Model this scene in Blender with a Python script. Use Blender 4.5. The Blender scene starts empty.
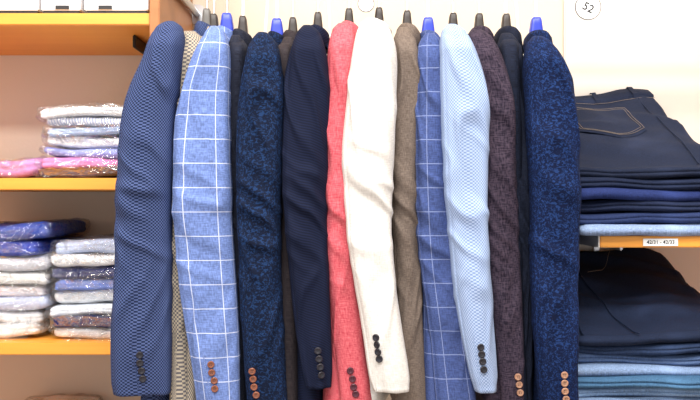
import bpy, bmesh, math, random
from mathutils import Vector, noise
random.seed(4)
F=833.0; CZ=1.25
sc=bpy.context.scene
try:
    sc.view_settings.view_transform='Standard'; sc.view_settings.exposure=0.0
except Exception: pass
def W(px,py,d): return Vector(((px-350)*d/F, d, CZ+(200-py)*d/F))
def lin(c):
    r=[]
    for v in c:
        v/=255.0
        r.append(v/12.92 if v<=0.04045 else ((v+0.055)/1.055)**2.4)
    return (r[0],r[1],r[2],1)
# ---------------------------------------------------------------- materials
def newmat(name):
    m=bpy.data.materials.new(name); m.use_nodes=True
    nt=m.node_tree; b=nt.nodes['Principled BSDF']
    return m,nt,b
def plain(name,c,rough=.5,metal=0,bump=0,bscale=50,var=0,vscale=8):
    m,nt,b=newmat(name)
    b.inputs['Base Color'].default_value=lin(c); b.inputs['Roughness'].default_value=rough; b.inputs['Metallic'].default_value=metal
    tc=nt.nodes.new('ShaderNodeTexCoord')
    if bump:
        n=nt.nodes.new('ShaderNodeTexNoise'); n.inputs['Scale'].default_value=bscale
        bp=nt.nodes.new('ShaderNodeBump'); bp.inputs['Strength'].default_value=bump; bp.inputs['Distance'].default_value=.002
        nt.links.new(tc.outputs['Object'],n.inputs['Vector']); nt.links.new(n.outputs['Fac'],bp.inputs['Height']); nt.links.new(bp.outputs['Normal'],b.inputs['Normal'])
    if var:
        n=nt.nodes.new('ShaderNodeTexNoise'); n.inputs['Scale'].default_value=vscale; n.inputs['Detail'].default_value=4
        mx=nt.nodes.new('ShaderNodeMix'); mx.data_type='RGBA'
        mx.inputs[6].default_value=lin([v*(1-var) for v in c]); mx.inputs[7].default_value=lin([min(255,v*(1+var)) for v in c])
        nt.links.new(tc.outputs['Object'],n.inputs['Vector']); nt.links.new(n.outputs['Fac'],mx.inputs[0]); nt.links.new(mx.outputs[2],b.inputs['Base Color'])
    return m
def math_node(nt,op,a,b=None):
    n=nt.nodes.new('ShaderNodeMath'); n.operation=op
    for i,v in enumerate((a,b)):
        if v is None: continue
        if isinstance(v,(int,float)): n.inputs[i].default_value=v
        else: nt.links.new(v,n.inputs[i])
    return n.outputs[0]
def mix(nt,fac,a,b):
    n=nt.nodes.new('ShaderNodeMix'); n.data_type='RGBA'
    if isinstance(fac,(int,float)): n.inputs[0].default_value=fac
    else: nt.links.new(fac,n.inputs[0])
    for i,v in ((6,a),(7,b)):
        if isinstance(v,tuple): n.inputs[i].default_value=v
        else: nt.links.new(v,n.inputs[i])
    return n.outputs[2]
def fabric(name,c1,c2,pat='tweed',s=300,amt=.5,sheen=.0,bump=.12,fade=None):
    m,nt,b=newmat(name); L=nt.links
    uv=nt.nodes.new('ShaderNodeUVMap'); U=uv.outputs[0]
    sep=nt.nodes.new('ShaderNodeSeparateXYZ'); L.new(U,sep.inputs[0]); u,v=sep.outputs[0],sep.outputs[1]
    A,B=lin(c1),lin(c2)
    def thr(sx,sy):
        mp=nt.nodes.new('ShaderNodeMapping'); mp.inputs['Scale'].default_value=(sx,sy,1); L.new(U,mp.inputs[0])
        n=nt.nodes.new('ShaderNodeTexNoise'); n.inputs['Scale'].default_value=1; n.inputs['Detail'].default_value=1; L.new(mp.outputs[0],n.inputs['Vector']); return n.outputs['Fac']
    h=math_node(nt,'MULTIPLY',math_node(nt,'ADD',thr(s*2.2,s*.35),thr(s*.35,s*2.2)),.5)
    if pat=='pane':
        fu=math_node(nt,'FRACT',math_node(nt,'ADD',math_node(nt,'DIVIDE',u,.036),10.37)); fv=math_node(nt,'FRACT',math_node(nt,'ADD',math_node(nt,'DIVIDE',v,.044),10.1))
        f=math_node(nt,'MAXIMUM',math_node(nt,'LESS_THAN',fu,.045),math_node(nt,'LESS_THAN',fv,.038))
        r=nt.nodes.new('ShaderNodeValToRGB'); r.color_ramp.elements[0].position=.40; r.color_ramp.elements[1].position=.60
        L.new(h,r.inputs[0]); r.color_ramp.elements[0].color=lin([x*.86 for x in c1]); r.color_ramp.elements[1].color=lin([min(255,x*1.12) for x in c1])
        f2=math_node(nt,'MULTIPLY',f,amt); col=mix(nt,f2,r.outputs[0],B)
    elif pat=='rib':
        w=math_node(nt,'SINE',math_node(nt,'MULTIPLY',math_node(nt,'ADD',v,math_node(nt,'MULTIPLY',u,.35)),s)); f=math_node(nt,'ADD',math_node(nt,'MULTIPLY',w,.5),.5)
        col=mix(nt,f,A,B); h=f
    elif pat=='check':
        ck=nt.nodes.new('ShaderNodeTexChecker'); ck.inputs['Scale'].default_value=s; L.new(U,ck.inputs['Vector'])
        col=mix(nt,ck.outputs['Fac'],A,B)
    elif pat=='jacq':
        n=nt.nodes.new('ShaderNodeTexNoise'); n.inputs['Scale'].default_value=s; n.inputs['Detail'].default_value=1; n.inputs['Distortion'].default_value=1.2; L.new(U,n.inputs['Vector'])
        r=nt.nodes.new('ShaderNodeValToRGB'); r.color_ramp.elements[0].position=.50; r.color_ramp.elements[1].position=.62
        L.new(n.outputs['Fac'],r.inputs[0]); r.color_ramp.elements[0].color=A; r.color_ramp.elements[1].color=B; col=r.outputs[0]
    elif pat=='stripe':
        f=math_node(nt,'LESS_THAN',math_node(nt,'FRACT',math_node(nt,'ADD',math_node(nt,'MULTIPLY',u,s),50)),.4); col=mix(nt,f,A,B)
    else:
        r=nt.nodes.new('ShaderNodeValToRGB'); r.color_ramp.elements[0].position=.5-amt*.22; r.color_ramp.elements[1].position=.5+amt*.22
        L.new(h,r.inputs[0]); r.color_ramp.elements[0].color=A; r.color_ramp.elements[1].color=B; col=r.outputs[0]
    if fade:
        n=nt.nodes.new('ShaderNodeTexNoise'); n.inputs['Scale'].default_value=9; n.inputs['Detail'].default_value=5; n.inputs['Distortion'].default_value=.6; L.new(U,n.inputs['Vector'])
        r=nt.nodes.new('ShaderNodeValToRGB'); r.color_ramp.elements[0].position=.48; r.color_ramp.elements[1].position=.75; L.new(n.outputs['Fac'],r.inputs[0])
        col=mix(nt,math_node(nt,'MULTIPLY',r.outputs[0],.55),col,lin(fade))
    L.new(col,b.inputs['Base Color']); b.inputs['Roughness'].default_value=.85
    b.inputs['Sheen Weight'].default_value=sheen; b.inputs['Specular IOR Level'].default_value=.15
    bp=nt.nodes.new('ShaderNodeBump'); bp.inputs['Strength'].default_value=bump; bp.inputs['Distance'].default_value=.001
    L.new(h,bp.inputs['Height']); L.new(bp.outputs['Normal'],b.inputs['Normal'])
    return m
def wood(name,c1,c2):
    m,nt,b=newmat(name); L=nt.links
    tc=nt.nodes.new('ShaderNodeTexCoord'); mp=nt.nodes.new('ShaderNodeMapping'); mp.inputs['Scale'].default_value=(2,30,30)
    L.new(tc.outputs['Object'],mp.inputs[0]); n=nt.nodes.new('ShaderNodeTexNoise'); n.inputs['Scale'].default_value=2; n.inputs['Detail'].default_value=6
    L.new(mp.outputs[0],n.inputs['Vector']); L.new(mix(nt,n.outputs['Fac'],lin(c1),lin(c2)),b.inputs['Base Color']); b.inputs['Roughness'].default_value=.45
    return m
def film_mat():
    m,nt,b=newmat('clear_plastic_film'); L=nt.links
    out=nt.nodes['Material Output']; tr=nt.nodes.new('ShaderNodeBsdfTransparent'); tr.inputs[0].default_value=(1,1,1,1)
    gl=nt.nodes.new('ShaderNodeBsdfGlossy'); gl.inputs['Roughness'].default_value=.10
    lw=nt.nodes.new('ShaderNodeLayerWeight'); lw.inputs[0].default_value=.35
    tc=nt.nodes.new('ShaderNodeTexCoord'); n=nt.nodes.new('ShaderNodeTexNoise'); n.inputs['Scale'].default_value=24; n.inputs['Detail'].default_value=2; n.inputs['Distortion'].default_value=2.0
    L.new(tc.outputs['Object'],n.inputs['Vector']); bp=nt.nodes.new('ShaderNodeBump'); bp.inputs['Strength'].default_value=1; bp.inputs['Distance'].default_value=.028
    L.new(n.outputs['Fac'],bp.inputs['Height']); L.new(bp.outputs[0],gl.inputs['Normal']); L.new(bp.outputs[0],lw.inputs['Normal'])
    f=math_node(nt,'ADD',math_node(nt,'MULTIPLY',lw.outputs['Fresnel'],.32),.10)
    mx=nt.nodes.new('ShaderNodeMixShader'); L.new(f,mx.inputs[0]); L.new(tr.outputs[0],mx.inputs[1]); L.new(gl.outputs[0],mx.inputs[2]); L.new(mx.outputs[0],out.inputs[0])
    nt.nodes.remove(b)
    return m
# ---------------------------------------------------------------- helpers
def link(o,parent=None):
    sc.collection.objects.link(o)
    if parent: o.parent=parent
    return o
def empty(name,loc=(0,0,0)):
    e=bpy.data.objects.new(name,None); e.empty_display_size=.05; sc.collection.objects.link(e); return e
def meshobj(name,verts,faces,mat,parent=None,uvs=None,smooth=True):
    me=bpy.data.meshes.new(name); me.from_pydata([tuple(v) for v in verts],[],faces)
    if uvs:
        l=me.uv_layers.new(name='UVMap')
        for p in me.polygons:
            for li in p.loop_indices: l.data[li].uv=uvs[me.loops[li].vertex_index]
    me.materials.append(mat)
    if smooth:
        for p in me.polygons: p.use_smooth=True
    o=bpy.data.objects.new(name,me); return link(o,parent)
def fixn(o):
    bm=bmesh.new(); bm.from_mesh(o.data); bmesh.ops.recalc_face_normals(bm,faces=bm.faces); bm.to_mesh(o.data); bm.free()
def box(name,lo,hi,mat,parent=None,bev=.002):
    bm=bmesh.new(); bmesh.ops.create_cube(bm,size=1)
    for v in bm.verts: v.co=Vector([lo[i]+(v.co[i]+.5)*(hi[i]-lo[i]) for i in range(3)])
    if bev: bmesh.ops.bevel(bm,geom=bm.edges[:],offset=bev,segments=2,affect='EDGES')
    me=bpy.data.meshes.new(name); bm.to_mesh(me); bm.free(); me.materials.append(mat)
    return link(bpy.data.objects.new(name,me),parent)
def curve(name,pts,r,mat,parent=None,cyc=False):
    c=bpy.data.curves.new(name,'CURVE'); c.dimensions='3D'; c.bevel_depth=r; c.bevel_resolution=3; c.use_fill_caps=True
    s=c.splines.new('POLY'); s.points.add(len(pts)-1)
    for i,p in enumerate(pts): s.points[i].co=(p[0],p[1],p[2],1)
    s.use_cyclic_u=cyc; c.materials.append(mat)
    return link(bpy.data.objects.new(name,c),parent)
def interp(tab,x):
    n=len(tab)
    if x<=tab[0][0]: return tab[0][1:]
    if x>=tab[-1][0]: return tab[-1][1:]
    for i in range(n-1):
        if tab[i][0]<=x<=tab[i+1][0]: break
    x0,x1=tab[i][0],tab[i+1][0]; t=(x-x0)/(x1-x0)
    res=[]
    for k in range(1,len(tab[0])):
        p1,p2=tab[i][k],tab[i+1][k]
        m1=(p2-tab[i-1][k])/(x1-tab[i-1][0])*(x1-x0) if i>0 else (p2-p1)
        m2=(tab[i+2][k]-p1)/(tab[i+2][0]-x0)*(x1-x0) if i<n-2 else (p2-p1)
        t2,t3=t*t,t*t*t
        res.append((2*t3-3*t2+1)*p1+(t3-2*t2+t)*m1+(-2*t3+3*t2)*p2+(t3-t2)*m2)
    return res
def rslab(name,s,r,mat,parent,warp,cuts=18,k=0,groove=.006,na=.002,ns=12,seed=0):
    bm=bmesh.new(); bmesh.ops.create_cube(bm,size=2)
    bmesh.ops.subdivide_edges(bm,edges=bm.edges[:],cuts=cuts,use_grid_fill=True)
    uvl=bm.loops.layers.uv.new('UVMap')
    loc={}
    for v in bm.verts:
        p=Vector([math.sin(c*math.pi/2)*.5+c*.5 for c in v.co])
        p=Vector([p[i]*s[i] for i in range(3)])
        inn=Vector([max(-(s[i]-r),min(s[i]-r,p[i])) for i in range(3)])
        d=p-inn
        if d.length>1e-7: p=inn+d.normalized()*r
        if k:
            f=abs(math.sin(math.pi*k*(p.z+s[2])/(2*s[2])))**.45
            e=(1-f)*groove
            if abs(p.x)>s[0]-r: p.x-=math.copysign(e,p.x)
            if abs(p.y)>s[1]-r: p.y-=math.copysign(e,p.y)
        q=Vector((p.x*ns+seed*7.3,p.y*ns,p.z*ns*2))
        nv=noise.noise_vector(q)
        p+=nv*na
        loc[v]=p.copy()
        v.co=warp(p)
    for f in bm.faces:
        f.smooth=True
        for l in f.loops:
            a=loc[l.vert]; l[uvl].uv=(a.x+a.z*.3,a.y+a.z)
    bmesh.ops.recalc_face_normals(bm,faces=bm.faces)
    me=bpy.data.meshes.new(name); bm.to_mesh(me); bm.free(); me.materials.append(mat)
    return link(bpy.data.objects.new(name,me),parent)
# ---------------------------------------------------------------- room
wall_m=plain('cream_wall_paint',(216,200,180),.8,bump=.15,bscale=120,var=.02,vscale=3)
wall2_m=plain('white_wall_panel',(212,203,194),.7,bump=.1,bscale=90,var=.02,vscale=3)
floor_m=wood('floor_laminate',(150,138,128),(170,156,144))
ceil_m=plain('ceiling_paint',(240,238,232),.9)
YB=2.06
box('wall_back',(-2.4,YB,0),(2.4,YB+.1,2.8),wall_m,bev=0)
box('wall_left',(-2.5,-1.5,0),(-2.4,YB+.1,2.8),wall_m,bev=0)
box('wall_right',(2.4,-1.5,0),(2.5,YB+.1,2.8),wall_m,bev=0)
box('floor',(-2.5,-1.5,-.1),(2.5,YB+.1,0),floor_m,bev=0)
box('ceiling',(-2.5,-1.5,2.8),(2.5,YB+.1,2.9),ceil_m,bev=0)
box('baseboard_back',(-2.4,YB-.015,0),(2.4,YB,.09),ceil_m)
box('trim_1',(.527,YB-.012,.09),(1.5,YB,2.8),wall2_m,bev=.003)
# ---------------------------------------------------------------- shelves
shelf_m=wood('beech_laminate',(222,142,44),(238,166,66)); up_m=wood('upright_wood',(150,92,44),(172,112,60))
metal=plain('brushed_steel',(190,190,192),.3,1); dark_metal=plain('dark_metal',(40,38,38),.4,.6)
pz=.337; TH=.0245
lz=[CZ+(200-13)*1.7/F, CZ+(200-178)*1.7/F, CZ+(200-343)*1.7/F]; lz.append(lz[2]-pz); lz.append(lz[3]-pz)
lu=empty('shelf_unit')
XL=-.408
for i,z in enumerate(lz):
    box('board_%d'%i,(-1.3,1.7,z-TH),(XL,YB-.001,z),shelf_m,lu)
box('upright_end',(XL+.001,1.69,.0),(XL+.022,YB-.016,2.0),up_m,lu)
box('upright_far',(-1.322,1.69,.0),(-1.301,YB-.016,2.0),up_m,lu)
for x in (-.47,-1.1):
    for i,z in enumerate(lz):
        box('bracket_%d'%i,(x,1.80,z-TH-.028),(x+.006,YB-.001,z-TH),dark_metal,lu)
ru=empty('shelf_unit')
rz=[CZ-.070+pz*1.55, CZ-.070, CZ-.070-pz, CZ-.070-2*pz]
XR=.486
cap_m=plain('grey_end_cap',(200,196,190),.5)
for i,z in enumerate(rz):
    if i==0: continue
    box('board_%d'%i,(XR,1.62,z-.0225),(1.3,YB-.013,z),shelf_m,ru)
    box('end_cap_%d'%i,(XR-.003,1.62,z-.0225),(XR-.0002,YB-.013,z),cap_m,ru,bev=0)
    for x in (.60,1.1):
        box('bracket_%d'%i,(x,1.85,z-.0225-.020),(x+.006,YB-.013,z-.0225),metal,ru)
for x in (.597,1.098):
    box('standard',(x,YB-.026,.3),(x+.012,YB-.0125,1.42),metal,ru)
white_p=plain('white_label_paper',(240,240,238),.5); ink=plain('black_ink',(15,15,18),.5)
la=W(643,246.0,1.619); lb=W(678,238.6,1.618)
lab=box('size_label',(la.x,1.6175,la.z),(lb.x,1.6198,lb.z),white_p,None,bev=.0003)
def text(name,s,size,loc,rot,mat,parent,th=.0002):
    t=bpy.data.curves.new(name,'FONT'); t.body=s; t.size=size; t.align_x='CENTER'; t.align_y='CENTER'; t.extrude=th; t.offset=size*.015
    t.materials.append(mat); o=bpy.data.objects.new(name,t); o.location=loc; o.rotation_euler=rot; return link(o,parent)
text('size_text','42/31 - 42/33',.0100,((la.x+lb.x)/2,1.6172,(la.z+lb.z)/2),(math.pi/2,0,0),ink,lab)
# ---------------------------------------------------------------- garment rail
rail_z=CZ+.455; RY=1.75
rail=empty('clothes_rail')
curve('tube',[(-.384,RY,rail_z),(.96,RY,rail_z)],.0125,metal,rail)
for x in (-.375,.95):
    curve('arm',[(x,RY,rail_z),(x,YB-.014,rail_z)],.008,metal,rail)
    curve('flange',[(x,YB-.020,rail_z),(x,YB-.014,rail_z)],.025,metal,rail)
# ---------------------------------------------------------------- blazers
blue_pl=plain('blue_plastic',(40,60,176),.35); dark_pl=plain('dark_wood_hanger',(46,38,34),.45,var=.2); white_pl=plain('white_plastic',(250,250,250),.35)
grey_pl=plain('grey_hanger',(92,88,84),.4)
stem_pl=plain('cream_plastic',(240,232,214),.35)
def blazer(prof,hook,mat,d0=1.505,hem=.41,btn=None,btn_mat=None,neck='dark',seed=0,df=.6,bw=1.0,hk='metal',rise=.012):
    P=empty('blazer')
    y0,y1=prof[0][0],prof[-1][0]
    hd0=.038
    M=72; N=130
    def sect(py):
        xl,xr=interp(prof,py)
        t=(py-y0)/(y1-y0); s=(py-y0)
        cap=min(1,math.sqrt(max(0,s)/26.0)) if s<26 else 1
        hd=hd0*(.30+.70*cap)*(1+.12*math.sin(math.pi*min(1,t*1.4)))*(1-.38*t)
        dc=d0+hd0+.035*(1-cap)**1.2 - .018*max(0,t-.5)
        return xl,xr,dc,hd,t
    xs0,xs1=interp(prof,y0+10); dsh=d0+.06
    xs=((xs0+xs1)/2-350)*dsh/F; xh=(hook-350)*RY/F
    def body_x(y): return xs+(xh-xs)*(y-dsh)/(RY-dsh)
    def ridged(v): return 1-abs(noise.noise(v))*2
    def surf(py,th,shr=0,zoff=0):
        xl,xr,dc,hd,t=sect(py)
        cx=(xl+xr)/2; hw=(xr-xl)/2
        c,s=math.cos(th),math.sin(th); e=.72
        ux=math.copysign(abs(s)**e,s); uy=-math.copysign(abs(c)**e,c)
        X=(cx-350)*dc/F+ux*(hw*dc/F-shr); Z=CZ+(200-py)*dc/F+zoff; Y=dc+uy*(hd-shr)
        zz=Z
        amp=min(1,(py-y0)/45.)
        n1=noise.noise(Vector((s*1.1+seed*3.1,c*.8+zz*1.5,zz*4.5+seed)))
        lx=s*.045
        g1=math.exp(-((t-.2)/.14)**2)
        f1=max(0,ridged(Vector((lx*26+zz*9+seed,zz*4-lx*8,seed*1.3)))-.5)*g1
        g2=math.exp(-((t-.5)/.15)**2)
        f2=max(0,ridged(Vector((lx*10+seed*2,zz*17+lx*14,seed*.7)))-.45)*g2
        g3=math.exp(-((t-.78)/.14)**2)
        f3=max(0,ridged(Vector((lx*14-seed,zz*10-lx*20,seed*2.7)))-.55)*g3
        seam=-math.exp(-((th-5.35)/.05)**2)*.0026
        hem_=-math.exp(-((t-.985)/.004)**2)*.0012
        pr=(py-y0-(9+7*(1-abs(s))))/2.0
        arm_=-math.exp(-pr*pr)*.0018
        dpl=(n1*.0070+f1*.014+f2*.014+f3*.011+seam+hem_)*amp+arm_
        Y+=uy*dpl*1.6; X+=ux*dpl*.4
        return Vector((X,Y,Z))
    def front_pt(px,py):
        best=None
        for k in range(-60,61):
            th=k/60*1.45; p=surf(py,th); q=350+p.x*F/p.y
            if best is None or abs(q-px)<best[0]: best=(abs(q-px),p,th)
        a=surf(py,best[2]-.12); b=surf(py,best[2]+.12); d=b-a
        return best[1],math.atan2(d.y,d.x)
    def sleeve(name,mirror):
        vs=[];uv=[];fs=[]
        rows=[y0+(y1-y0)*((i/(N-1))**1.2) for i in range(N)]
        def ring(py,shr,zoff=0):
            for j in range(M):
                th=2*math.pi*j/M
                p=surf(py,th,shr,zoff)
                Z=p.z
                if mirror:
                    Y2=2*RY-p.y; p=Vector((p.x+(body_x(Y2)-body_x(p.y)),Y2,p.z))
                vs.append(p); uv.append(((th if th<math.pi else th-2*math.pi)*.042+seed*.013,Z))
        for py in rows: ring(py,0)
        ring(y1,.0025,-.001); ring(y1-2,.004); ring(y1-18,.006)
        R=len(vs)//M
        for i in range(R-1):
            for j in range(M):
                a=i*M+j;b=i*M+(j+1)%M; fs.append((a,b,b+M,a+M))
        fs.append(tuple(range(M)))
        fs.append(tuple(range((R-1)*M,R*M)))
        o=meshobj(name,vs,fs,mat,P,uv); fixn(o); return o
    ztip=CZ+(200-y0)*dsh/F
    sleeve('sleeve_near',False); sleeve('sleeve_far',True)
    zt=ztip+rise; zb=CZ-hem
    xm0,xm1=interp(prof,(y0+y1)*.55)
    drift=(((xm0+xm1)/2-350)*dsh/F-xs)*df
    tab=[(0,.050,.010),(.012,.100,.016),(.030,.165,.022),(.050,.196,.026),(.15,.20,.030*bw),(.35,.19,.028*bw),(.55,.20,.031*bw),(.85,.213,.035*bw)]
    vs=[];uv=[];fs=[];M2=64;N2=60
    H=zt-zb
    def bsec(dz): return interp(tab,dz)
    for i in range(N2+2):
        if i<N2: dz=H*(i/(N2-1))**1.3; shr=0
        else: dz=H-(i-N2)*.03; shr=.004
        hy,hx=bsec(dz)
        for j in range(M2):
            th=2*math.pi*j/M2; c,s=math.cos(th),math.sin(th)
            yy=math.copysign(abs(c)**.75,c)*(hy-shr); xx=math.copysign(abs(s)**.6,s)*(hx-shr)
            Z=zt-dz
            xx*=1+.25*noise.noise(Vector((yy*14,Z*3+seed,s)))
            xx+=.006*noise.noise(Vector((yy*9,Z*2,seed*2.3)))
            Y=RY+yy; X=body_x(Y)+xx+drift*min(1,dz/.5)
            vs.append(Vector((X,Y,Z))); uv.append((yy+(0 if s>0 else .5),Z))
    R=N2+2
    for i in range(R-1):
        for j in range(M2):
            a=i*M2+j;b=i*M2+(j+1)%M2; fs.append((a,b,b+M2,a+M2))
    fs.append(tuple(range(M2))); fs.append(tuple(range((R-1)*M2,R*M2)))
    fixn(meshobj('torso',vs,fs,mat,P,uv))
    # collar (stand + fall), open toward the front
    vs=[];uv=[];fs=[];K=28
    prof2=[(0,-.014),(.002,.016),(.007,.021),(.012,.014),(.017,-.020),(.013,-.022),(.006,.004)]
    for i in range(K+1):
        a=math.radians(-150+300*i/K)
        ca,sa=math.cos(a),math.sin(a)
        for (o_,h_) in prof2:
            X=body_x(RY)-ca*(.013+o_)+.003; Y=RY+sa*(.060+o_*1.3)
            Z=zt+h_-.014*(1-ca)*.5
            vs.append(Vector((X,Y,Z))); uv.append((a*.05,Z+o_))
    q=len(prof2)
    for i in range(K):
        for j in range(q):
            a=i*q+j;b=i*q+(j+1)%q; fs.append((a,b,b+q,a+q))
    fs.append(tuple(range(q))); fs.append(tuple(range(K*q,(K+1)*q)))
    fixn(meshobj('collar',vs,fs,mat,P,uv))
    for sgn in (-1,1):
        poly=[(.045,-.005),(.075,-.035),(.100,-.075),(.070,-.090),(.108,-.104),(.085,-.20),(.045,-.30),(.004,-.38),(.002,-.30),(.012,-.12),(.022,-.04)]
        vv=[];uu=[]
        for (yy,zz) in poly:
            Y=RY+sgn*yy; hx=bsec(-zz)[1]
            Z=zt+zz; vv.append(Vector((body_x(Y)+hx*1.15+.002+drift*min(1,-zz/.5),Y,Z))); uu.append((yy,Z))
        o=meshobj('lapel',vv,[tuple(range(len(vv)))],mat,P,uu,False)
        md=o.modifiers.new('s','SOLIDIFY'); md.thickness=.003; md.offset=0
    if btn:
        for (bx,by) in btn:
            c,tilt=front_pt(bx,by); c=c+Vector((0,-.001,0))
            vs=[];fs=[];S=20
            rr=[(0,.0018),(.0030,.0016),(.0046,.0028),(.0058,.0028),(.0066,.0014),(.0064,0),(0.001,-.004)]
            for (r,h) in rr:
                for j in range(S):
                    a=2*math.pi*j/S; lx,lz_,ly=r*math.cos(a),r*math.sin(a),-h
                    vs.append(c+Vector((lx*math.cos(tilt)-ly*math.sin(tilt),lx*math.sin(tilt)+ly*math.cos(tilt),lz_)))
            for i in range(len(rr)-1):
                for j in range(S):
                    a=i*S+j;b=i*S+(j+1)%S; fs.append((a,b,b+S,a+S))
            fixn(meshobj('cuff_button',vs,fs,btn_mat,P))
            for ax,az in ((1,1),(1,-1),(-1,1),(-1,-1)):
                p=c+Vector((ax*.0014*math.cos(tilt),ax*.0014*math.sin(tilt)-.0016,az*.0014)); curve('button_hole',[p,p+Vector((0,-.0006,0))],.0007,ink,P)
        b0,b1=btn[0],btn[-1]; sl=(b1[0]-b0[0])/(b1[1]-b0[1])
        vpts=[]
        for k2 in range(14):
            by=b0[1]-12+(y1-1-b0[1]+12)*k2/13
            vpts.append(front_pt(b0[0]+(by-b0[1])*sl-6,by)[0]+Vector((0,.0002,0)))
        curve('cuff_vent',vpts,.0010,mat,P)
    # hanger
    Hh=empty('clothes_hanger'); pm={'dark':dark_pl,'blue':blue_pl,'grey':grey_pl,'white':white_pl}[neck]
    arm=dark_pl if neck!='white' else white_pl
    pts=[]
    for i in range(-10,11):
        yy=i/10*.17; pts.append((body_x(RY+yy),RY+yy,zt-.012-.024*(abs(i)/10)**1.2-.004))
    curve('arms',pts,.0075,arm,Hh)
    w=.0145 if neck=='blue' else (.0105 if neck!='white' else .006)
    hh_=.034
    rslab('neck_block',(w,.012,hh_),.0055,pm,Hh,lambda p:Vector((xh+p.x*(1-.35*max(0,p.z/hh_)),RY+p.y,zt+.021+p.z)),cuts=6,na=0)
    zr=rail_z; R_=.0165
    hp=[(xh,RY,zt+.044),(xh,RY+.002,(zt+.044+zr-R_-.012)/2),(xh,RY+.005,zr-R_-.010)]
    for i in range(13):
        a=math.radians(-70+250*i/12); hp.append((xh,RY+R_*math.cos(a),zr+R_*math.sin(a)))
    curve('hook',hp,.0034 if hk=='white' else .0021,stem_pl if hk=='white' else metal,Hh)
brn=plain('brown_horn_button',(112,66,48),.25,var=.35,vscale=300); dkb=plain('dark_button',(26,24,34),.3); red=plain('oxblood_button',(74,24,40),.3); tan=plain('tan_button',(150,112,90),.3,var=.3,vscale=300)
F_={}
F_[1]=fabric('navy_birdseye_wool',(18,26,54),(70,84,124),'check',330)
F_[2]=fabric('beige_check_wool',(170,158,138),(92,88,90),'check',260)
F_[3]=fabric('light_blue_windowpane',(98,118,170),(206,212,230),'pane',300,.65)
F_[4]=fabric('charcoal_navy_wool',(20,22,34),(36,40,54),'tweed',300)
F_[5]=fabric('petrol_navy_jacquard',(8,17,38),(22,46,84),'jacq',230)
F_[6]=fabric('dark_brown_wool',(40,34,38),(54,48,50),'tweed',300)
F_[7]=fabric('navy_ribbed_wool',(8,12,28),(20,28,54),'rib',1300)
F_[8]=fabric('dusty_rose_linen',(166,54,68),(206,108,114),'tweed',260,.8)
F_[9]=fabric('ecru_linen',(190,187,182),(218,215,211),'tweed',260,.8)
F_[10]=fabric('taupe_wool',(86,75,67),(118,105,96),'tweed',320,.7)
F_[11]=fabric('mid_blue_windowpane',(62,76,122),(144,156,194),'pane',300,.55)
F_[12]=fabric('sky_blue_birdseye',(112,132,170),(160,177,206),'check',330)
F_[13]=fabric('aubergine_tweed',(28,23,36),(68,57,70),'tweed',230,.5)
F_[14]=fabric('black_navy_wool',(16,20,32),(28,34,52),'tweed',300)
F_[15]=fabric('royal_navy_jacquard',(7,18,48),(25,49,96),'jacq',240)
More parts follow.
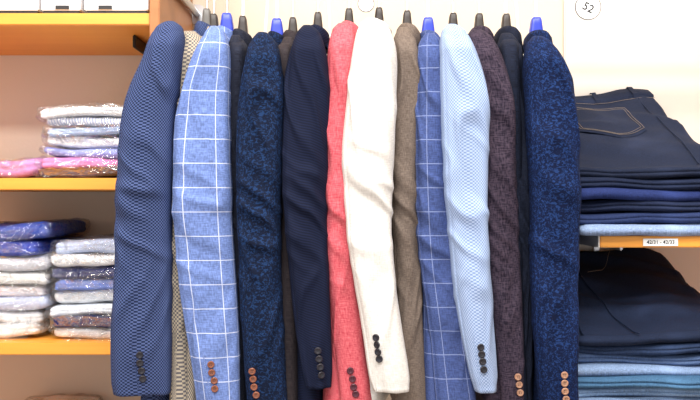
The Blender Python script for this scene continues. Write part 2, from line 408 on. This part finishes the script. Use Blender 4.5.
J=[
 dict(prof=[(22,167,175),(27,158,182),(38,151,184),(60,143,182),(90,130,178),(120,123,175),(200,117,172),(300,114,171),(380,112,171),(393,114,170)],hook=207,mat=F_[1],neck='grey',btn=[(139,352),(140,360),(141,368),(143,376)],btn_mat=dkb),
 dict(prof=[(32,184,196),(44,174,208),(80,168,208),(130,168,202),(200,170,198),(300,170,198),(412,172,198)],hook=214,mat=F_[2],d0=1.545,neck='dark'),
 dict(prof=[(27,211,219),(34,205,226),(60,193,230),(100,180,229),(160,174,231),(220,174,233),(300,182,237),(360,191,240),(408,197,241)],hook=227,mat=F_[3],neck='blue',btn=[(211,361),(212,369),(214,377),(215,385)],btn_mat=brn),
 dict(prof=[(36,232,240),(50,228,246),(100,225,247),(250,228,248),(412,230,250)],hook=243,mat=F_[4],d0=1.56,neck='dark',hk='white'),
 dict(prof=[(33,258,267),(44,250,277),(70,244,282),(90,241,284),(130,238,284),(200,238,282),(300,240,283),(380,245,286),(408,247,288)],hook=277,mat=F_[5],neck='blue',hk='white',btn=[(252,368),(253,376),(254,384),(256,392)],btn_mat=brn),
 dict(prof=[(38,284,292),(56,276,300),(120,274,300),(250,278,300),(395,285,303)],hook=293,mat=F_[6],d0=1.565,neck='dark'),
 dict(prof=[(26,303,312),(35,296,321),(70,287,329),(120,284,330),(200,285,327),(300,292,330),(365,302,332),(386,307,331)],hook=318,mat=F_[7],neck='dark',hem=.385,btn=[(318,348),(319,356),(320,364),(321,372)],btn_mat=dkb),
 dict(prof=[(24,338,347),(31,332,354),(60,327,358),(110,323,358),(200,320,354),(250,322,352),(320,329,362),(408,338,375)],hook=349,mat=F_[8],d0=1.525,neck='dark',hem=.385,bw=1.2,btn=[(350,368),(352,376),(354,384),(356,391)],btn_mat=red),
 dict(prof=[(19,366,377),(26,359,387),(50,353,396),(90,348,397),(150,343,394),(220,346,391),(270,352,394),(330,362,402),(375,369,409),(390,374,409)],hook=379,mat=F_[9],d0=1.49,neck='dark',hem=.385,btn=[(376,335),(377,342),(378,349),(379,356)],btn_mat=dkb),
 dict(prof=[(28,399,408),(40,393,415),(80,392,421),(150,390,421),(250,393,420),(412,400,427)],hook=407,mat=F_[10],d0=1.54,neck='dark',hem=.385),
 dict(prof=[(34,425,434),(45,418,443),(90,415,448),(160,414,451),(250,418,456),(330,428,466),(408,436,477)],hook=428,mat=F_[11],d0=1.525,neck='blue',hk='white'),
 dict(prof=[(25,447,456),(33,441,466),(60,440,478),(100,441,487),(160,443,488),(220,447,487),(300,455,492),(370,468,497),(390,474,496)],hook=453,mat=F_[12],d0=1.49,neck='dark',hem=.385,df=-.3,bw=1.2,btn=[(481,344),(482,351),(483,358),(484,366)],btn_mat=dkb),
 dict(prof=[(30,471,481),(40,466,493),(90,474,511),(160,480,515),(250,484,518),(330,490,522),(408,498,524)],hook=479,mat=F_[13],d0=1.53,neck='dark',btn=[(518,374),(519,382),(520,390)],btn_mat=tan),
 dict(prof=[(34,501,511),(50,496,521),(150,505,527),(300,510,530),(412,512,532)],hook=506,mat=F_[14],d0=1.565,neck='dark',hk='white'),
 dict(prof=[(37,532,542),(46,526,553),(72,525,567),(110,527,575),(200,530,578),(300,532,576),(380,536,577),(408,540,578)],hook=536,mat=F_[15],neck='blue',hk='white',rise=.022,btn=[(564,372),(564.5,380),(565,388),(566,396)],btn_mat=tan),
]
for i,j in enumerate(J): blazer(seed=i+1,**j)
def bare_hanger(hook,zt,col,lean=.004):
    xh=(hook-350)*RY/F; Hh=empty('clothes_hanger')
    curve('arms',[(xh+.01*math.sin(i*.3),RY+i/10*.17,zt-.03*(abs(i)/10)**1.2) for i in range(-10,11)],.0055,col,Hh)
    hp=[(xh,RY,zt-.002),(xh+lean,RY+.003,(zt+rail_z)/2),(xh+lean*2,RY+.005,rail_z-.027)]
    for i in range(13):
        a=math.radians(-70+250*i/12); hp.append((xh+lean*2,RY+.0165*math.cos(a),rail_z+.0165*math.sin(a)))
    curve('hook',hp,.0036,col,Hh)
for h_,l_ in ((264,.004),(331,-.003),(519,-.003)): bare_hanger(h_,CZ+.300,stem_pl,l_)
grey_edge=plain('grey_tag_rim',(96,94,94),.5)
def divider(px,py,txt,rot,d=1.735,r=.026,ts=.026):
    c=W(px,py,d); e=empty('size_marker_tag')
    curve('disc',[c+Vector((0,-.001,0)),c+Vector((0,.001,0))],r,white_pl,e).data.bevel_resolution=12
    curve('rim',[c+Vector((r*math.cos(a*math.pi/24),0,r*math.sin(a*math.pi/24))) for a in range(48)],.0013,grey_edge,e,True)
    curve('string',[c+Vector((0,.002,r-.004)),Vector((c.x,RY-.014,rail_z)),Vector((c.x,RY,rail_z+.0145)),Vector((c.x,RY+.0145,rail_z)),Vector((c.x,c.y+.003,c.z+r-.004))],.0008,white_pl,e)
    if txt: text('tag_number',txt,ts,c+Vector((0,-.0016,-.002)),(math.pi/2,rot,0),ink,e)
divider(588,7,'52',.5,r=.026,ts=.024)
divider(366,4,'',-.3,d=1.72,r=.016,ts=.018)
# ---------------------------------------------------------------- wrapped shirts, left shelves
film=film_mat()
def pack(cx,cz,w,h,col,seed,yf=1.715,dep=.30,pat=None):
    e=empty('packaged_shirt')
    m=fabric('shirt_cotton_%d'%seed,col,[min(255,v*1.06+4) for v in col] if not pat else pat,'tweed' if not pat else 'stripe',160 if pat else 300,.6,0)
    rz_=random.uniform(-.08,.08); yc=yf+dep/2+random.uniform(0,.015); tl=random.uniform(-.05,.05)
    bend=random.uniform(-.007,.007)
    def wp(p): 
        return Vector((cx+p.x*math.cos(rz_)-p.y*math.sin(rz_),yc+p.y*math.cos(rz_)+p.x*math.sin(rz_),cz+h/2+p.z+tl*p.x+bend*(p.x/(w/2))**2))
    rslab('folded_shirt',(w/2-.005,dep/2-.007,h/2-.0006),min(h*.46,.013),m,e,wp,cuts=18,k=2 if seed%3 else 1,groove=.003,na=.0045,ns=16,seed=seed)
    rslab('plastic_bag',(w/2+.002,dep/2+.001,h/2+.0005),min(h*.45,.012),film,e,wp,cuts=24,na=.008,ns=32,seed=seed+50)
    fw=w*random.uniform(.30,.48); sg=random.choice((-1,1)); G=12; vs=[];fs=[]
    for a in range(G+1):
        for b in range(5):
            u=-fw+2*fw*a/G; v=b/4*random.uniform(.95,1.05)
            p=Vector((u,-dep/2+.002-.012*v,sg*h*.2-sg*v*h*.75))
            p+=noise.noise_vector(Vector((u*40+seed,v*2,seed*3.3)))*.004*(.3+v)
            vs.append(wp(p))
    for a in range(G):
        for b in range(4): k=a*5+b; fs.append((k,k+1,k+6,k+5))
    meshobj('bag_flap',vs,fs,film,e)
def pile(px0,px1,zbase,cols,h,s0,d=1.73):
    z=zbase+.001
    for i,c in enumerate(cols):
        hh=h*random.uniform(.8,1.2)
        x0=(px0-350)*d/F; x1=(px1-350)*d/F
        pat=None
        if len(c)==2: c,pat=c
        pack((x0+x1)/2+random.uniform(-.009,.009),z,(x1-x0)+random.uniform(-.014,.012),hh,c,s0+i,yf=1.722+random.uniform(0,.012),pat=pat)
        z+=hh+.0005
pile(40,136,lz[1],[(64,56,78),(232,146,202),(150,158,220),(250,246,250),(186,208,250),((250,250,254),(170,184,230)),(250,250,254)],.0225,10)
pile(-64,40,lz[1],[(192,136,196)],.034,20)
pile(46,140,lz[2],[(250,248,252),(34,48,112),(226,234,252),(250,250,254),(120,146,226),(28,40,104),(248,248,252),(190,202,232)],.0265,30)
pile(-62,42,lz[2],[(250,248,248),(248,248,250),(206,214,246),(250,236,244),(250,250,246),(214,216,226),(32,60,164),(56,80,168)],.0285,40)
pile(-30,60,lz[3],[(230,228,230),(60,66,90),(225,220,220),(70,75,95),(220,220,225),(240,240,242)],.0262,50)
pile(70,140,lz[3],[(230,228,230),(60,66,90),(225,220,220)],.0280,60)
wb=plain('white_carton',(236,236,238),.5); kb=plain('black_carton_base',(24,22,24),.5)
for (a,b) in ((-60,38),(41,80),(84,148)):
    e=empty('shirt_box'); x0=(a-350)*1.72/F; x1=(b-350)*1.72/F; z=lz[0]
    box('base',(x0+.002,1.722,z+.0005),(x1-.002,1.98,z+.010),kb,e); box('lid',(x0,1.72,z+.010),(x1,1.982,z+.075),wb,e)
    if a>0: box('label',(x0+.03,1.7185,z+.012),(x0+.058,1.7202,z+.02),kb,e,bev=0)
# ---------------------------------------------------------------- jeans, right shelves
def denim(i,c,amt=.2):
    return fabric('denim_%d'%i,[v*(1-amt) for v in c],[min(255,v*(1+amt)+3) for v in c],'tweed',420,.9,0,.2,fade=[min(255,v*1.4+10) for v in c])
thread=plain('tan_topstitch',(118,104,92),.7)
def jeanpile(name_seed,zbase,cols,h,x0,x1,yf,yb,smax,detail):
    n=len(cols)
    for i,c in enumerate(cols):
        e=empty('folded_jeans'); m=denim(name_seed+i,c)
        s_lo=smax*((i)/n)**1.3; s_hi=smax*((i+1)/n)**1.3
        z0=zbase+i*h+.001; z1=z0+h-.0006
        dx=random.uniform(-.010,.006); dy=random.uniform(-.014,.014)
        sx=(x1-x0)/2; sy=(yb-yf)/2; sz=h/2; xc=(x0+x1)/2+dx; yc=(yf+yb)/2+dy
        sag=random.uniform(.0015,.0035)
        last=(i==n-1)
        def wp(p,z0=z0,z1=z1,s_lo=s_lo,s_hi=s_hi,xc=xc,yc=yc,i=i,sag=sag,last=last):
            t=(p.z+sz)/(2*sz); q=max(0,p.y+sy-.02)
            lo=z0+s_lo*q; hi=z1+s_hi*q
            und=sag*math.sin((p.x/sx)*3+i*1.1)*min(1,i/1.5)
            if last:
                a=noise.noise(Vector((p.x*9+name_seed,p.y*7,1.3)))*.014+max(0,.35-abs(noise.noise(Vector((p.x*6+p.y*9+name_seed,p.y*4,4.1)))))*.026
                und+=a*t*min(1,q/.08)
            Y=yc+p.y+.007*math.sin(p.x*14+i*2.1)
            return Vector((xc+p.x,Y,lo+(hi-lo)*t+und))
        rslab('denim_fold',(sx,sy,sz),h*.48,m,e,wp,cuts=44,k=2 if i%3 else 1,groove=.0045 if i%2 else .007,na=.003,ns=14,seed=name_seed+i)
        if last and detail:
            def S(u,v,off=.0035):
                return wp(Vector((u-sx,v-sy,sz)))+Vector((0,-.4*off,off))
            def line(pts,r=.0006,mat=thread,off=.0035):
                out=[]
                for (a,b) in zip(pts[:-1],pts[1:]):
                    for k in range(8): out.append(S(a[0]+(b[0]-a[0])*k/8,a[1]+(b[1]-a[1])*k/8,off))
                out.append(S(*pts[-1],off)); curve('topstitch',out,r,mat,e)
            if detail==1:
                pu0,pu1=.062,.216; pt,pm_,pb=.335,.185,.135
                pk=[(pu0,pt),(pu1,pt),(pu1-.004,pm_),((pu0+pu1)/2,pb),(pu0+.006,pm_)]
                G=16; vs=[];uv=[];fs=[]
                for a in range(G+1):
                    for b in range(G+1):
                        fu,fv=a/G,b/G
                        xa=pu0+.006*(1-fv); xb=pu1-.004*(1-fv)
                        lo=pm_-(pm_-pb)*(1-abs(fu-.5)*2)
                        u=xa+(xb-xa)*fu; v=lo+(pt-lo)*fv
                        edge=-.001 if a in(0,G) or b in(0,G) else .0030
                        vs.append(S(u,v,.0030+edge)); uv.append((u,v))
                for a in range(G):
                    for b in range(G):
                        k=a*(G+1)+b; fs.append((k,k+1,k+G+2,k+G+1))
                meshobj('back_pocket',vs,fs,m,e,uv)
                def off(pts,o): 
                    cx=sum(p[0] for p in pts)/len(pts); cy=sum(p[1] for p in pts)/len(pts)
                    return [(p[0]+(cx-p[0])*o,p[1]+(cy-p[1])*o) for p in pts]
                q=off(pk,.07); line(q+[q[0]],off=.0066,r=.0005); q=off(pk,.15); line(q+[q[0]],off=.0066,r=.0005)
                line([(0.005,.375),(sx*2-.01,.375)],r=.0005)
                G=30; vs=[];uv=[];fs=[]
                for a in range(G+1):
                    u=.004+(2*sx-.012)*a/G
                    for (v,o_) in ((.383,.001),(.388,.007),(.425,.007),(.43,.001)): vs.append(S(u,v,o_)); uv.append((u,v))
                for a in range(G):
                    for b in range(3): k=a*4+b; fs.append((k,k+1,k+5,k+4))
                meshobj('waistband',vs,fs,m,e,uv)
                for u in (.035,.16,.25):
                    vs=[S(u,.375,.004),S(u+.012,.375,.004),S(u+.012,.385,.010),S(u,.385,.010),S(u+.012,.43,.010),S(u,.43,.010),S(u+.012,.44,.002),S(u,.44,.002)]
                    meshobj('belt_loop',vs,[(0,1,2,3),(3,2,4,5),(5,4,6,7)],m,e,[(0,0)]*8,False)
                line([(.255,.02),(.26,.375)],mat=m,r=.0012)
            else:
                line([(.03,.42),(.09,.2),(.12,.0)],mat=m,r=.0015)
                line([(.2,.42),(.14,.3),(.10,.28)],r=.0005)
jeanpile(0,rz[1],[(128,148,184),(38,50,86),(28,36,60),(34,46,92),(24,32,54),(24,31,50)],.0225,.435,.745,1.612,2.035,.455,1)
jeanpile(20,rz[2],[(110,130,160),(108,134,168),(62,96,128),(122,144,178),(74,94,130),(38,52,80),(24,33,54)],.0212,.43,.76,1.612,2.035,.33,2)
# ---------------------------------------------------------------- lights
def area(name,loc,rot,sx,sy,power,col):
    l=bpy.data.lights.new(name,'AREA'); l.shape='RECTANGLE'; l.size=sx; l.size_y=sy; l.energy=power; l.color=col
    o=bpy.data.objects.new(name,l); o.location=loc; o.rotation_euler=rot; sc.collection.objects.link(o)
area('ceiling_light_panel',(.4,.35,2.74),(math.radians(28),0,0),1.4,.35,54,(1,.97,.93))
area('ceiling_light_panel.001',(1.1,1.2,2.74),(0,0,0),.6,.4,9,(1,.94,.88))
area('added_fill_left',(-.9,.9,2.74),(math.radians(20),0,0),.6,.3,24,(1,.96,.91))  # extra unseen lamp, added to brighten the left shelves
area('added_front_strip',(-.6,-.5,2.74),(math.radians(35),0,0),1.2,.2,46,(1,.98,.96))  # unseen strip, added for front light and highlights on the plastic bags
w=bpy.data.worlds.new('World'); sc.world=w; w.use_nodes=True
w.node_tree.nodes['Background'].inputs[0].default_value=(.96,.97,1,1); w.node_tree.nodes['Background'].inputs[1].default_value=1.25
cam=bpy.data.cameras.new('camera'); cam.sensor_width=36; cam.lens=F*36/700; cam.clip_start=.05
co=bpy.data.objects.new('camera',cam); co.location=(0,0,CZ); co.rotation_euler=(math.pi/2,0,0); sc.collection.objects.link(co); sc.camera=co
